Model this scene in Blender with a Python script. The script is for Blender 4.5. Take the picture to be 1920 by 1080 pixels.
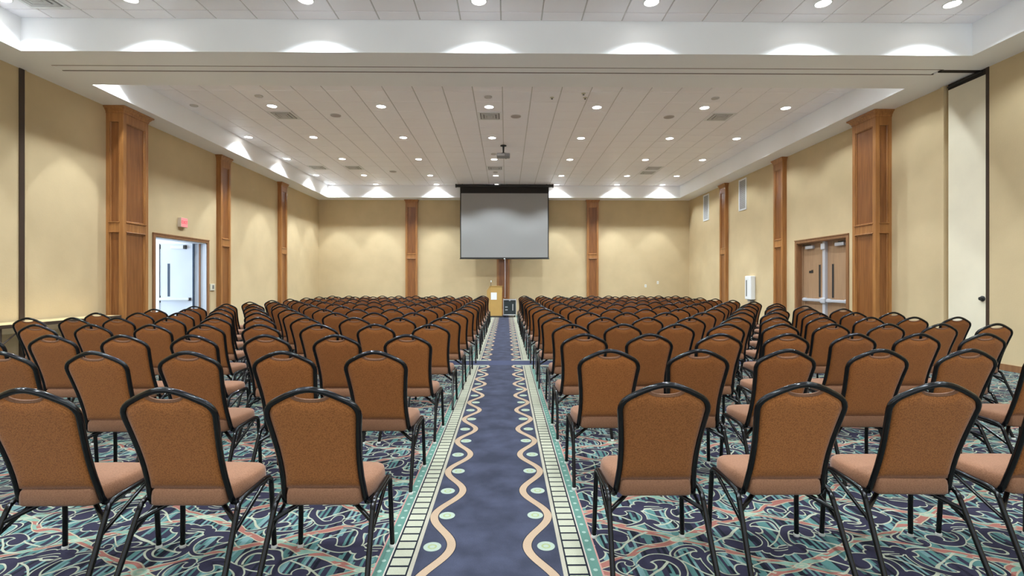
import bpy, bmesh, math, random
from mathutils import Vector, Matrix

for o in list(bpy.data.objects):
    bpy.data.objects.remove(o, do_unlink=True)
SC = bpy.context.scene
COL = SC.collection
PI = math.pi
R = math.radians
rng = random.Random(7)

# ------------------------------------------------------------------ camera, world, exposure
FPX, YAW, HORIZON, CAM_H = 940.0, 0.0116, 529.4, 1.37
cam_data = bpy.data.cameras.new('camera')
cam_data.sensor_width = 36.0
cam_data.lens = 36.0 * FPX / 1920.0
cam_data.shift_y = -(540.0 - HORIZON) / 1920.0
cam_data.clip_start = 0.05
cam_data.clip_end = 200
cam = bpy.data.objects.new('camera', cam_data)
cam.location = (0, 0, CAM_H)
cam.rotation_euler = (PI / 2, 0, -YAW)
COL.objects.link(cam)
SC.camera = cam

world = bpy.data.worlds.new('world')
SC.world = world
world.use_nodes = True
world.node_tree.nodes['Background'].inputs[0].default_value = (0.86, 0.94, 1.0, 1)
world.node_tree.nodes['Background'].inputs[1].default_value = 0.88

SC.view_settings.view_transform = 'Standard'
SC.view_settings.look = 'None'
SC.view_settings.gamma = 1.0
SC.view_settings.use_curve_mapping = False
SC.view_settings.exposure = 0.98
SC.cycles.max_bounces = 16
SC.cycles.diffuse_bounces = 10

LAMP_W = 235.0          # every recessed downlight
LAMP_COL = (0.87, 0.965, 1.03)

# ------------------------------------------------------------------ room dimensions
XL, XR, YB, Y0 = -7.875, 7.756, 21.16, -3.6
ZS, ZC = 4.835, 5.336                 # soffit underside, tile ceiling
TXL, TXR = -7.26, 7.13                # tray edges
BY0, BY1 = 7.585, 8.88                # dividing beam
TYB = 20.5                            # far tray, back edge
TYN = -2.9                            # near tray, edge behind the camera
WT = 0.28                             # wall thickness

# ------------------------------------------------------------------ materials
MATS = {}
def principled(name):
    m = bpy.data.materials.new(name)
    m.use_nodes = True
    MATS[name] = m
    return m, m.node_tree, m.node_tree.nodes['Principled BSDF']

def plain(name, col, rough=0.6, metal=0.0, noise=0.0, nscale=8.0, bump=0.0, bscale=60.0, spec=0.5, coat=0.0, sheen=0.0, emit=None, estr=0.0):
    m, nt, b = principled(name)
    b.inputs['Base Color'].default_value = (*col, 1)
    b.inputs['Roughness'].default_value = rough
    b.inputs['Metallic'].default_value = metal
    b.inputs['Specular IOR Level'].default_value = spec
    b.inputs['Coat Weight'].default_value = coat
    b.inputs['Sheen Weight'].default_value = sheen
    tc = nt.nodes.new('ShaderNodeTexCoord')
    if noise:
        n = nt.nodes.new('ShaderNodeTexNoise')
        n.inputs['Scale'].default_value = nscale
        n.inputs['Detail'].default_value = 5
        nt.links.new(tc.outputs['Object'], n.inputs['Vector'])
        r = nt.nodes.new('ShaderNodeValToRGB')
        r.color_ramp.elements[0].position = 0.3
        r.color_ramp.elements[1].position = 0.7
        r.color_ramp.elements[0].color = (*[c * (1 - noise) for c in col], 1)
        r.color_ramp.elements[1].color = (*[min(1, c * (1 + noise)) for c in col], 1)
        nt.links.new(n.outputs['Fac'], r.inputs['Fac'])
        nt.links.new(r.outputs['Color'], b.inputs['Base Color'])
    if bump:
        n2 = nt.nodes.new('ShaderNodeTexNoise')
        n2.inputs['Scale'].default_value = bscale
        n2.inputs['Detail'].default_value = 3
        nt.links.new(tc.outputs['Object'], n2.inputs['Vector'])
        bp = nt.nodes.new('ShaderNodeBump')
        bp.inputs['Strength'].default_value = bump
        bp.inputs['Distance'].default_value = 0.01
        nt.links.new(n2.outputs['Fac'], bp.inputs['Height'])
        nt.links.new(bp.outputs['Normal'], b.inputs['Normal'])
    if emit:
        b.inputs['Emission Color'].default_value = (*emit, 1)
        b.inputs['Emission Strength'].default_value = estr
    return m

def wood(name, c0, c1, rough=0.35, scale=(14, 14, 0.9), coat=0.2):
    m, nt, b = principled(name)
    tc = nt.nodes.new('ShaderNodeTexCoord')
    mp = nt.nodes.new('ShaderNodeMapping')
    mp.inputs['Scale'].default_value = scale
    n = nt.nodes.new('ShaderNodeTexNoise')
    n.inputs['Scale'].default_value = 1.6
    n.inputs['Detail'].default_value = 6
    n.inputs['Distortion'].default_value = 0.6
    r = nt.nodes.new('ShaderNodeValToRGB')
    r.color_ramp.elements[0].position = 0.28
    r.color_ramp.elements[1].position = 0.75
    r.color_ramp.elements[0].color = (*c0, 1)
    r.color_ramp.elements[1].color = (*c1, 1)
    nt.links.new(tc.outputs['Object'], mp.inputs['Vector'])
    nt.links.new(mp.outputs['Vector'], n.inputs['Vector'])
    nt.links.new(n.outputs['Fac'], r.inputs['Fac'])
    nt.links.new(r.outputs['Color'], b.inputs['Base Color'])
    b.inputs['Roughness'].default_value = rough
    b.inputs['Coat Weight'].default_value = coat
    b.inputs['Coat Roughness'].default_value = 0.25
    return m

plain('wallcover', (0.58, 0.455, 0.27), 0.75, noise=0.05, nscale=1.7, bump=0.12, bscale=45, spec=0.3)
plain('pocket_paint', (0.76, 0.69, 0.53), 0.6, noise=0.04, nscale=2)
plain('white_paint', (0.92, 0.935, 0.95), 0.45, noise=0.015, nscale=1.5, spec=0.5)
plain('tile', (0.95, 0.94, 0.99), 0.42, noise=0.02, nscale=0.9, bump=0.05, bscale=140, spec=0.6)
plain('tbar', (0.60, 0.59, 0.58), 0.6)
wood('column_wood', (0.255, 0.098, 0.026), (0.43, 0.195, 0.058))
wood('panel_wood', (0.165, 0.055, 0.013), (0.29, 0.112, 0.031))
wood('frame_wood', (0.21, 0.095, 0.04), (0.30, 0.14, 0.06))
wood('door_wood', (0.31, 0.185, 0.105), (0.40, 0.25, 0.145), coat=0.1)
plain('lectern_laminate', (0.47, 0.29, 0.085), 0.45, noise=0.05, nscale=4)
plain('chair_metal', (0.003, 0.003, 0.0035), 0.14, spec=0.32)
plain('glide', (0.55, 0.55, 0.50), 0.5)
plain('black', (0.012, 0.012, 0.012), 0.5)
plain('black_cloth', (0.016, 0.013, 0.012), 0.85)
plain('dark_gap', (0.02, 0.014, 0.01), 0.8)
plain('track_line', (0.16, 0.13, 0.11), 0.8)
plain('bronze_strip', (0.045, 0.026, 0.016), 0.5)
plain('aluminium', (0.62, 0.63, 0.65), 0.32, metal=0.8)
plain('grey_plastic', (0.22, 0.22, 0.23), 0.45)
plain('silver_paint', (0.58, 0.60, 0.66), 0.35, metal=0.3)
plain('screen_white', (0.30, 0.30, 0.295), 0.8, noise=0.01, nscale=1)
plain('door_white', (0.70, 0.75, 0.82), 0.45)
plain('vestibule_paint', (0.80, 0.83, 0.87), 0.6)
plain('white_plastic', (0.80, 0.82, 0.83), 0.4)
plain('beige_plastic', (0.62, 0.60, 0.48), 0.5)
plain('glass_dark', (0.015, 0.02, 0.03), 0.12)
plain('glass_blue', (0.03, 0.055, 0.10), 0.12)
plain('grille', (0.55, 0.55, 0.55), 0.5)
plain('grille_dark', (0.16, 0.16, 0.16), 0.6)
plain('speaker_grey', (0.42, 0.38, 0.37), 0.7)
plain('paper', (0.80, 0.83, 0.88), 0.7)
plain('case_black', (0.016, 0.024, 0.026), 0.5, noise=0.2, nscale=6)
plain('tabletop_laminate', (0.58, 0.45, 0.24), 0.4)
plain('sign_face', (0.62, 0.24, 0.24), 0.4, emit=(1.0, 0.24, 0.25), estr=0.24)
plain('sign_red', (0.70, 0.03, 0.05), 0.4, emit=(1.0, 0.05, 0.07), estr=0.3)
plain('sign_body', (0.55, 0.46, 0.36), 0.5)
plain('lamp_lens', (1, 1, 1), 0.3, emit=(1.0, 0.97, 0.92), estr=9.0)
plain('lamp_off', (0.55, 0.53, 0.52), 0.4)
plain('daylight_glass', (0.8, 0.9, 1.0), 0.2, emit=(0.80, 0.90, 1.0), estr=1.1)

def fabric(name, c0, c1):
    m, nt, b = principled(name)
    L = nt.links.new
    tc = nt.nodes.new('ShaderNodeTexCoord')
    v = nt.nodes.new('ShaderNodeTexVoronoi')
    v.inputs['Scale'].default_value = 190
    L(tc.outputs['Object'], v.inputs['Vector'])
    r = nt.nodes.new('ShaderNodeValToRGB')
    r.color_ramp.elements[0].position = 0.25
    r.color_ramp.elements[1].position = 0.75
    r.color_ramp.elements[0].color = (*c0, 1)
    r.color_ramp.elements[1].color = (*c1, 1)
    L(v.outputs['Distance'], r.inputs['Fac'])
    oi = nt.nodes.new('ShaderNodeObjectInfo')
    hs = nt.nodes.new('ShaderNodeHueSaturation')
    mr = nt.nodes.new('ShaderNodeMapRange')
    mr.inputs['To Min'].default_value = 0.90
    mr.inputs['To Max'].default_value = 1.10
    L(oi.outputs['Random'], mr.inputs['Value'])
    L(mr.outputs['Result'], hs.inputs['Value'])
    L(r.outputs['Color'], hs.inputs['Color'])
    L(hs.outputs['Color'], b.inputs['Base Color'])
    b.inputs['Roughness'].default_value = 0.75
    b.inputs['Sheen Weight'].default_value = 0.17
    b.inputs['Sheen Tint'].default_value = (1.0, 0.86, 0.82, 1)
    b.inputs['Sheen Roughness'].default_value = 0.5
    b.inputs['Specular IOR Level'].default_value = 0.18
    bp = nt.nodes.new('ShaderNodeBump')
    bp.inputs['Strength'].default_value = 0.25
    bp.inputs['Distance'].default_value = 0.003
    L(v.outputs['Distance'], bp.inputs['Height'])
    L(bp.outputs['Normal'], b.inputs['Normal'])
fabric('fabric', (0.30, 0.108, 0.026), (0.195, 0.064, 0.013))
fabric('seat_fabric', (0.215, 0.102, 0.054), (0.168, 0.077, 0.039))

# ---- carpet: the printed pattern, written as expressions that become math nodes
class Ex:
    nt = None
    def __init__(s, sock): s.s = sock
    @staticmethod
    def op(kind, *a):
        n = Ex.nt.nodes.new('ShaderNodeMath')
        n.operation = kind
        for i, v in enumerate(a):
            if isinstance(v, Ex): Ex.nt.links.new(v.s, n.inputs[i])
            else: n.inputs[i].default_value = v
        return Ex(n.outputs[0])
    def __add__(s, o): return Ex.op('ADD', s, o)
    __radd__ = __add__
    def __sub__(s, o): return Ex.op('SUBTRACT', s, o)
    def __rsub__(s, o): return Ex.op('SUBTRACT', o, s)
    def __mul__(s, o): return Ex.op('MULTIPLY', s, o)
    __rmul__ = __mul__
    def __truediv__(s, o): return Ex.op('DIVIDE', s, o)
    def __lt__(s, o): return Ex.op('LESS_THAN', s, o)
    def __gt__(s, o): return Ex.op('GREATER_THAN', s, o)
    def __and__(s, o): return Ex.op('MULTIPLY', s, o)
def emin(a, b): return Ex.op('MINIMUM', a, b)
def emax(a, b): return Ex.op('MAXIMUM', a, b)
def eabs(a): return Ex.op('ABSOLUTE', a)
def fract(a): return Ex.op('FRACT', a)
def floor_(a): return Ex.op('FLOOR', a)
def sin_(a): return Ex.op('SINE', a)
def length(a, b): return Ex.op('SQRT', a * a + b * b)

def carpet():
    m, nt, b = principled('carpet')
    Ex.nt = nt
    L = nt.links.new
    tc = nt.nodes.new('ShaderNodeTexCoord')
    sp = nt.nodes.new('ShaderNodeSeparateXYZ')
    L(tc.outputs['Object'], sp.inputs[0])
    X, Y = Ex(sp.outputs[0]), Ex(sp.outputs[1])
    def mix(f, c0, c1):
        n = nt.nodes.new('ShaderNodeMix')
        n.data_type = 'RGBA'
        L(f.s, n.inputs[0])
        for i, c in ((6, c0), (7, c1)):
            if isinstance(c, tuple): n.inputs[i].default_value = (*c, 1)
            else: L(c, n.inputs[i])
        return n.outputs[2]
    def rand(a, bb):
        cx = nt.nodes.new('ShaderNodeCombineXYZ')
        L(a.s, cx.inputs[0]); L(bb.s, cx.inputs[1])
        w = nt.nodes.new('ShaderNodeTexWhiteNoise')
        w.noise_dimensions = '2D'
        L(cx.outputs[0], w.inputs['Vector'])
        return Ex(w.outputs['Value'])
    NAVY, INK = (0.032, 0.029, 0.058), (0.012, 0.015, 0.026)
    TEAL, AQUA = (0.075, 0.20, 0.185), (0.15, 0.29, 0.285)
    CREAM, CORAL = (0.44, 0.46, 0.33), (0.36, 0.115, 0.082)
    SAND, SAGE = (0.46, 0.315, 0.195), (0.38, 0.46, 0.36)
    RUN = (0.046, 0.046, 0.105)
    # organic wobble
    nz = nt.nodes.new('ShaderNodeTexNoise')
    nz.inputs['Scale'].default_value = 3.2
    nz.inputs['Detail'].default_value = 1.5
    L(tc.outputs['Object'], nz.inputs['Vector'])
    sn = nt.nodes.new('ShaderNodeSeparateColor')
    L(nz.outputs['Color'], sn.inputs[0])
    wx = (Ex(sn.outputs[0]) - 0.5) * 0.16
    wy = (Ex(sn.outputs[1]) - 0.5) * 0.16
    U, V = X + wx, Y + wy
    # stripes that run along the hall
    si = floor_((X + wx * 0.15) / 0.0145)
    r1 = rand(si, floor_(Y / 0.30 + rand(si, si * 0.0 + 3.0) * 7.0))
    col = mix(r1 > 0.38, NAVY, TEAL)
    col = mix(r1 > 0.68, col, AQUA)
    col = mix(r1 > 0.82, col, INK)
    # diamond lattice of ribbons
    PA, PB = 1.06, 0.54
    u, v = U / PA + 0.146, V / PB + 0.05
    s, t = u + v, u - v
    fs, ft = fract(s) - 0.5, fract(t) - 0.5
    parity = fract(floor_(s) * 0.5) * 4.0 - 1.0
    parity2 = fract(floor_(t) * 0.5) * 4.0 - 1.0
    a = (fs + ft) * (0.5 * PA) * parity
    bb = (fs - ft) * (0.5 * PB) * parity2
    ds = (0.5 - eabs(fs)) / 2.08
    dt = (0.5 - eabs(ft)) / 2.08
    dr = emin(ds, dt)
    seg = fract((s - t) * 4.0 + 0.2)
    rib = mix(seg > 0.42, CORAL, (0.20, 0.36, 0.27))
    rib = mix(rand(floor_(s * 3.0), floor_(t * 3.0)) > 0.55, rib, CORAL)
    rib = mix(dr > 0.017, rib, (0.46, 0.40, 0.26))
    col = mix(dr < 0.023, col, rib)
    # vines
    vine = emin(eabs(bb - 0.07 * sin_(a * 11.0)), eabs(bb * 0.8 + 0.10 * sin_(a * 7.0 + 1.0)))
    col = mix(vine < 0.0055, col, CREAM)
    # scrolls
    def comma(cx, cy, rot, rad, w0, w1, span, bulb, flip=1.0):
        # a tapering arc with a round head, the C-scroll of the pattern
        dx, dy = a - cx, (bb - cy) * flip
        c_, s_ = math.cos(rot), math.sin(rot)
        px = dx * c_ + dy * s_
        py = dy * c_ - dx * s_
        th = Ex.op('ARCTAN2', py, px) + PI
        rho = length(px, py)
        arc = eabs(rho - (th * 0.012 + rad)) - (th * ((w1 - w0) / span) + w0) + (th > span) * 0.5
        head = length(px + (rad - bulb * 0.55), py + bulb * 0.15) - bulb
        return emin(arc, head)
    def blob(cx, cy, r): return length(a - cx, bb - cy) - r
    d = emin(comma(-0.17, 0.02, 0.5, 0.080, 0.030, 0.006, 4.4, 0.040), comma(0.20, -0.015, 0.5 + PI, 0.080, 0.030, 0.006, 4.4, 0.040))
    d = emin(d, comma(0.02, -0.105, 2.4, 0.055, 0.024, 0.005, 4.2, 0.032, -1.0))
    d = emin(d, comma(-0.34, -0.02, 3.6, 0.045, 0.018, 0.004, 4.0, 0.026, -1.0))
    cl = emin(blob(0.00, 0.12, 0.050), blob(0.065, 0.125, 0.042))
    cl = emin(cl, emin(blob(-0.055, 0.13, 0.040), blob(0.11, 0.09, 0.034)))
    cl = emin(cl, blob(-0.09, 0.10, 0.028))
    hair = (fract((bb + a * a * 3.0) * 42.0) < 0.28) & (blob(0.025, 0.085, 0.052) < 0.0)
    d2 = emin(d, cl)
    col = mix(d2 < 0.0075, col, CREAM)
    col = mix(d2 < 0.0, col, NAVY)
    col = mix(hair & (d2 < 0.0), col, CREAM)
    # rosettes where ribbons cross
    node = length(ds, dt)
    col = mix(node < 0.030, col, CREAM)
    col = mix(node < 0.022, col, (0.28, 0.42, 0.30))
    col = mix(node < 0.010, col, CREAM)
    field = col
    # ---- the aisle runner
    xc = -0.088
    h = eabs(X - xc)
    PER = 0.694
    ph = (Y - 2.95) * (2 * PI / PER)
    cosp = sin_(ph + PI / 2)
    wavec = cosp * 0.068 + 0.265
    slope = sin_(ph) * (0.068 * 2 * PI / PER)
    dw = eabs(h - wavec) / Ex.op('SQRT', slope * slope + 1.0)
    nr = nt.nodes.new('ShaderNodeTexNoise')
    nr.inputs['Scale'].default_value = 5.0
    nr.inputs['Detail'].default_value = 6
    L(tc.outputs['Object'], nr.inputs['Vector'])
    run = mix((Ex(nr.outputs['Fac']) - 0.35) * 2.2, (0.036, 0.040, 0.066), (0.068, 0.076, 0.128))
    run = mix(dw < 0.0265, run, INK)
    run = mix(dw < 0.0225, run, SAND)
    hp = (Y - 2.95) / (PER / 2)
    cellc = fract(hp + 0.5) - 0.5
    odd = fract(floor_(hp + 0.5) * 0.5) * 2.0
    dotx = odd * 0.036 + 0.259
    dd = length(h - dotx, cellc * (PER / 2))
    run = mix(dd < 0.046, run, SAGE)
    run = mix(eabs(dd - 0.019) < 0.005, run, (0.34, 0.40, 0.17))
    # ladder border
    rung = fract(Y / 0.078) < 0.19
    lad = mix(rung, (0.47, 0.47, 0.34), INK)
    lad = mix((h < 0.383), lad, (0.44, 0.40, 0.30))
    lad = mix((h > 0.378) & (h < 0.386), lad, INK)
    lad = mix((h > 0.474) & (h < 0.483), lad, INK)
    lad = mix((h > 0.483), lad, (0.56, 0.48, 0.40))
    tdot = length(fract(Y / 0.09) * 0.09 - 0.045, h - 0.514) < 0.011
    teal = mix(tdot, (0.105, 0.245, 0.195), (0.33, 0.47, 0.39))
    teal = mix(h > 0.540, teal, (0.52, 0.24, 0.20))
    run = mix(h > 0.357, run, lad)
    run = mix(h > 0.490, run, teal)
    col = mix(h < 0.548, field, run)
    # plain cross band
    yb = eabs(Y - 8.54)
    col = mix((yb < 0.30) & (h > 0.20), col, CREAM)
    col = mix(yb < 0.235, col, (0.055, 0.064, 0.125))
    # pile
    pn = nt.nodes.new('ShaderNodeTexNoise')
    pn.inputs['Scale'].default_value = 220
    L(tc.outputs['Object'], pn.inputs['Vector'])
    mm = nt.nodes.new('ShaderNodeMix')
    mm.data_type = 'RGBA'
    mm.blend_type = 'MULTIPLY'
    mm.inputs[0].default_value = 0.45
    L(col, mm.inputs[6])
    L(pn.outputs['Fac'], mm.inputs[7])
    hv = nt.nodes.new('ShaderNodeHueSaturation')
    hv.inputs['Value'].default_value = 0.88
    hv.inputs['Saturation'].default_value = 0.88
    L(mm.outputs[2], hv.inputs['Color'])
    L(hv.outputs['Color'], b.inputs['Base Color'])
    b.inputs['Roughness'].default_value = 0.95
    b.inputs['Specular IOR Level'].default_value = 0.1
    bp = nt.nodes.new('ShaderNodeBump')
    bp.inputs['Strength'].default_value = 0.3
    bp.inputs['Distance'].default_value = 0.004
    L(pn.outputs['Fac'], bp.inputs['Height'])
    L(bp.outputs['Normal'], b.inputs['Normal'])
carpet()

# ------------------------------------------------------------------ mesh helpers
def box(bm, x0, x1, y0, y1, z0, z1):
    vs = [bm.verts.new((x, y, z)) for z in (z0, z1) for x, y in ((x0, y0), (x1, y0), (x1, y1), (x0, y1))]
    for f in ((3, 2, 1, 0), (4, 5, 6, 7), (0, 1, 5, 4), (1, 2, 6, 5), (2, 3, 7, 6), (3, 0, 4, 7)):
        bm.faces.new([vs[i] for i in f])
    return vs

def bbox(bm, x0, x1, y0, y1, z0, z1, r=0.01, seg=2):
    t = bmesh.new()
    box(t, x0, x1, y0, y1, z0, z1)
    bmesh.ops.bevel(t, geom=t.edges[:] , offset=r, segments=seg, affect='EDGES', profile=0.5)
    merge(bm, t)

def merge(bm, t):
    t.verts.index_update()
    mp = [bm.verts.new(v.co) for v in t.verts]
    for f in t.faces:
        try: bm.faces.new([mp[v.index] for v in f.verts])
        except ValueError: pass
    t.free()

def tube(bm, pts, r, n=8, cap=True, flat=None):
    pts = [Vector(p) for p in pts]
    rings = []
    up = None
    for i, p in enumerate(pts):
        d = (pts[min(i + 1, len(pts) - 1)] - pts[max(i - 1, 0)]).normalized()
        if up is None:
            up = Vector((0, 0, 1)) if abs(d.z) < 0.9 else Vector((0, 1, 0))
        x = d.cross(up).normalized()
        up = x.cross(d).normalized()
        rr = r[i] if isinstance(r, (list, tuple)) else r
        fx = 1.0 if flat is None else flat
        rings.append([bm.verts.new(p + (x * math.cos(2 * PI * (k + .5) / n) * fx + up * math.sin(2 * PI * (k + .5) / n)) * rr) for k in range(n)])
    for a, c in zip(rings, rings[1:]):
        for k in range(n):
            bm.faces.new((a[k], a[(k + 1) % n], c[(k + 1) % n], c[k]))
    if cap:
        bm.faces.new(rings[0][::-1]); bm.faces.new(rings[-1])

def lathe(bm, prof, n=24, c=(0, 0, 0), axis='z'):
    rings = []
    for r, z in prof:
        ring = []
        for k in range(n):
            a = 2 * PI * k / n
            p = (r * math.cos(a), r * math.sin(a), z)
            if axis == 'x': p = (z, r * math.cos(a), r * math.sin(a))
            if axis == 'y': p = (r * math.cos(a), z, r * math.sin(a))
            ring.append(bm.verts.new((p[0] + c[0], p[1] + c[1], p[2] + c[2])))
        rings.append(ring)
    for a, d in zip(rings, rings[1:]):
        for k in range(n):
            bm.faces.new((a[k], a[(k + 1) % n], d[(k + 1) % n], d[k]))
    bm.faces.new(rings[0][::-1]); bm.faces.new(rings[-1])

def fix(bm):
    bmesh.ops.recalc_face_normals(bm, faces=bm.faces[:])

def mesh(name, bm, mat, smooth=False, angle=40):
    fix(bm)
    me = bpy.data.meshes.new(name)
    bm.to_mesh(me)
    bm.free()
    me.materials.append(MATS[mat])
    if smooth:
        for p in me.polygons: p.use_smooth = True
        me.set_sharp_from_angle(angle=R(angle))
    return me

def put(name, me, parent=None, loc=(0, 0, 0), rot=(0, 0, 0)):
    o = bpy.data.objects.new(name, me)
    COL.objects.link(o)
    o.location = loc
    o.rotation_euler = rot
    if parent: o.parent = parent
    return o

def obj(name, bm, mat, parent=None, loc=(0, 0, 0), rot=(0, 0, 0), smooth=False, angle=40):
    return put(name, mesh(name, bm, mat, smooth, angle), parent, loc, rot)

def boxes(*bs):
    bm = bmesh.new()
    for q in bs: box(bm, *q)
    return bm

def bev(*q, r=0.01, seg=2):
    bm = bmesh.new()
    bbox(bm, *q, r=r, seg=seg)
    return bm

def tag(o, label, cat=None, group=None, kind=None):
    if label: o['label'] = label
    if cat: o['category'] = cat
    if group: o['group'] = group
    if kind: o['kind'] = kind
    return o

def empty(name, label, cat, loc=(0, 0, 0), rot=(0, 0, 0), group=None, kind=None):
    o = bpy.data.objects.new(name, None)
    o.empty_display_size = 0.1
    COL.objects.link(o)
    o.location = loc
    o.rotation_euler = rot
    return tag(o, label, cat, group, kind)

ORD = ['first', 'second', 'third', 'fourth', 'fifth', 'sixth', 'seventh', 'eighth', 'ninth', 'tenth', 'eleventh',
       'twelfth', 'thirteenth', 'fourteenth', 'fifteenth']

# ------------------------------------------------------------------ the shell
bm = boxes((XL - 3.4, XR + WT, Y0, YB + WT, -0.2, 0.0))
tag(obj('floor', bm, 'carpet'), 'patterned carpet floor with a navy aisle runner', 'floor', kind='structure')

DL0, DL1, DZ = 11.33, 13.27, 2.40     # both double doors
tag(obj('wall_left', boxes((XL - WT, XL, Y0, DL0, 0, ZC + .3), (XL - WT, XL, DL1, YB + WT, 0, ZC + .3),
                           (XL - WT, XL, DL0, DL1, DZ, ZC + .3)), 'wallcover'),
    'tan textured left wall with open doorway', 'wall', kind='structure')
tag(obj('wall_right', boxes((XR, XR + WT, Y0, 7.96, 0, ZC + .3), (XR, XR + WT, 8.76, DL0, 0, ZC + .3), (XR, XR + WT, DL1, YB + WT, 0, ZC + .3),
                            (XR, XR + WT, DL0, DL1, DZ, ZC + .3), (XR + .06, XR + WT, 7.96, 8.76, 0, ZC + .3)), 'wallcover'),
    'tan textured right wall with closed double doors', 'wall', kind='structure')
tag(obj('wall_back', boxes((XL - WT, XR + WT, YB, YB + WT, 0, ZC + .3)), 'wallcover'),
    'tan textured end wall behind the projection screen', 'wall', kind='structure')

ceil = tag(obj('ceiling', boxes((TXL - .02, TXR + .02, BY1 - .02, TYB + .02, ZC, ZC + .1),
                                (TXL - .02, TXR + .02, TYN - .02, BY0 + .02, ZC, ZC + .1)), 'tbar'),
           'white suspended tile ceiling in two recessed trays', 'ceiling', kind='structure')
obj('soffit', boxes((XL, TXL, Y0, YB, ZS, ZC + .1), (TXR, XR, Y0, YB, ZS, ZC + .1),
                    (TXL, TXR, TYB, YB, ZS, ZC + .1), (TXL, TXR, Y0, TYN, ZS, ZC + .1)), 'white_paint', ceil)
beam = obj('beam', boxes((TXL, TXR, BY0, 8.08, ZS, ZC + .1), (TXL, TXR, 8.30, BY1, ZS, ZC + .1),
                         (TXL, TXR, 8.08, 8.30, ZS + .06, ZC + .1)), 'white_paint', ceil)
obj('partition_track', boxes((TXL, TXR - .05, 8.10, 8.28, ZS + .004, ZS + .05)), 'white_paint', beam)
obj('track_shade', boxes((TXL, TXR, 8.08, 8.098, ZS - .001, ZS + .05), (TXL, TXR, 8.282, 8.30, ZS - .001, ZS + .05)), 'track_line', beam)  # solid flush strips, coloured dark for the shade inside the track slots

# acoustic tiles: 0.61 m grid, each one its own piece
GX, GY = -0.078, 11.0025
TILE = 0.61
def grid_cuts(lo, hi, origin):
    k0 = math.ceil((lo - origin) / TILE + 1e-6)
    cuts = [lo]
    k = k0
    while origin + k * TILE < hi - 1e-6:
        cuts.append(origin + k * TILE); k += 1
    cuts.append(hi)
    return cuts
tiles = []
for y_lo, y_hi in ((BY1, TYB), (TYN, BY0)):
    for xa, xb in zip(*(lambda c: (c, c[1:]))(grid_cuts(TXL, TXR, GX))):
        for ya, yb in zip(*(lambda c: (c, c[1:]))(grid_cuts(y_lo, y_hi, GY))):
            if xb - xa < 0.05 or yb - ya < 0.05: continue
            tiles.append((xa, xb, ya, yb))
def vis(t):
    y = (t[2] + t[3]) / 2
    if t[3] < 6.9: return 1e6 - y
    return y
tiles.sort(key=vis)
TM = {}
def tile_mesh(w, d):
    key = (round(w, 3), round(d, 3))
    if key not in TM:
        bm = bmesh.new()
        g = 0.009
        b0 = [bm.verts.new((x, y, 0)) for x, y in ((-w/2+g, -d/2+g), (w/2-g, -d/2+g), (w/2-g, d/2-g), (-w/2+g, d/2-g))]
        e = g + 0.004
        b1 = [bm.verts.new((x, y, -0.010)) for x, y in ((-w/2+e, -d/2+e), (w/2-e, -d/2+e), (w/2-e, d/2-e), (-w/2+e, d/2-e))]
        bm.faces.new(b0); bm.faces.new(b1[::-1])
        for k in range(4): bm.faces.new((b0[k], b1[k], b1[(k+1) % 4], b0[(k+1) % 4]))
        TM[key] = mesh('ceiling_tile', bm, 'tile')
    return TM[key]
for (xa, xb, ya, yb) in tiles[:300]:
    put('ceiling_tile', tile_mesh(xb - xa, yb - ya), ceil, ((xa + xb) / 2, (ya + yb) / 2, ZC))
bm = bmesh.new()
for (xa, xb, ya, yb) in tiles[300:]:
    box(bm, xa + .010, xb - .010, ya + .010, yb - .010, ZC - .010, ZC + .001)
tag(obj('ceiling_tiles', bm, 'tile', ceil), None, kind='stuff')

# ------------------------------------------------------------------ downlights
bm = bmesh.new(); lathe(bm, [(0.118, 0.0), (0.118, -0.006), (0.103, -0.011), (0.096, -0.004), (0.096, 0.0)], 28)
RING = mesh('trim_ring', bm, 'white_plastic', True)
bm = bmesh.new(); lathe(bm, [(0.097, 0.0), (0.097, -0.005), (0.05, -0.008), (0.001, -0.008)], 28)
LENS = mesh('lens', bm, 'lamp_lens', True)
spot = bpy.data.lights.new('lamp', 'SPOT')
spot.energy = LAMP_W
spot.color = LAMP_COL
spot.spot_size = R(126)
spot.spot_blend = 0.42
spot.shadow_soft_size = 0.05
wash = spot.copy()
wash.energy = LAMP_W * 0.5
beam_in = spot.copy()           # the reflector's inner beam, seen as scallops where a lamp stands close to a wall
beam_in.energy = LAMP_W * 0.7
beam_in.spot_size = R(56)
beam_in.spot_blend = 0.2
LX = [-7.01, -5.25, -2.81, -0.385, 2.05, 4.49, 6.34]
LY = [-0.27, 2.17, 4.61, 7.05, 9.14, 11.30, 13.72, 16.12, 18.57, 20.26]
ROWNAME = {7.05: 'in the row before the ceiling beam', 9.14: 'in the row hidden behind the beam', 11.30: 'in the first row beyond the ceiling beam',
           13.72: 'in the second row beyond the ceiling beam', 16.12: 'in the third row beyond the ceiling beam',
           18.57: 'in the fourth row beyond the ceiling beam', 20.26: 'in the row along the end wall'}
NEARER = {4.61: 'one row', 2.17: 'two rows', -0.27: 'three rows'}
for y in LY:
    for i, x in enumerate(LX):
        if y == 11.30 and i == 0: continue
        lab = (f'lit round recessed downlight, {ORD[i]} from left {ROWNAME[y]}' if y in ROWNAME
               else f'lit round recessed downlight, {ORD[i]} from left, {NEARER[y]} nearer than the beam row')
        d = empty('downlight', lab, 'downlight', (x, y, ZC - 0.010), group='recessed ceiling downlights')
        put('trim_ring', RING, d)
        put('lens', LENS, d)
        rim = i in (0, 6) or y == 20.26
        put('lamp', wash if rim or y in (7.05, 9.14) else spot, d, (0, 0, -0.012))
        if rim and y > 5: put('lamp', beam_in, d, (0, 0, -0.012))

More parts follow.
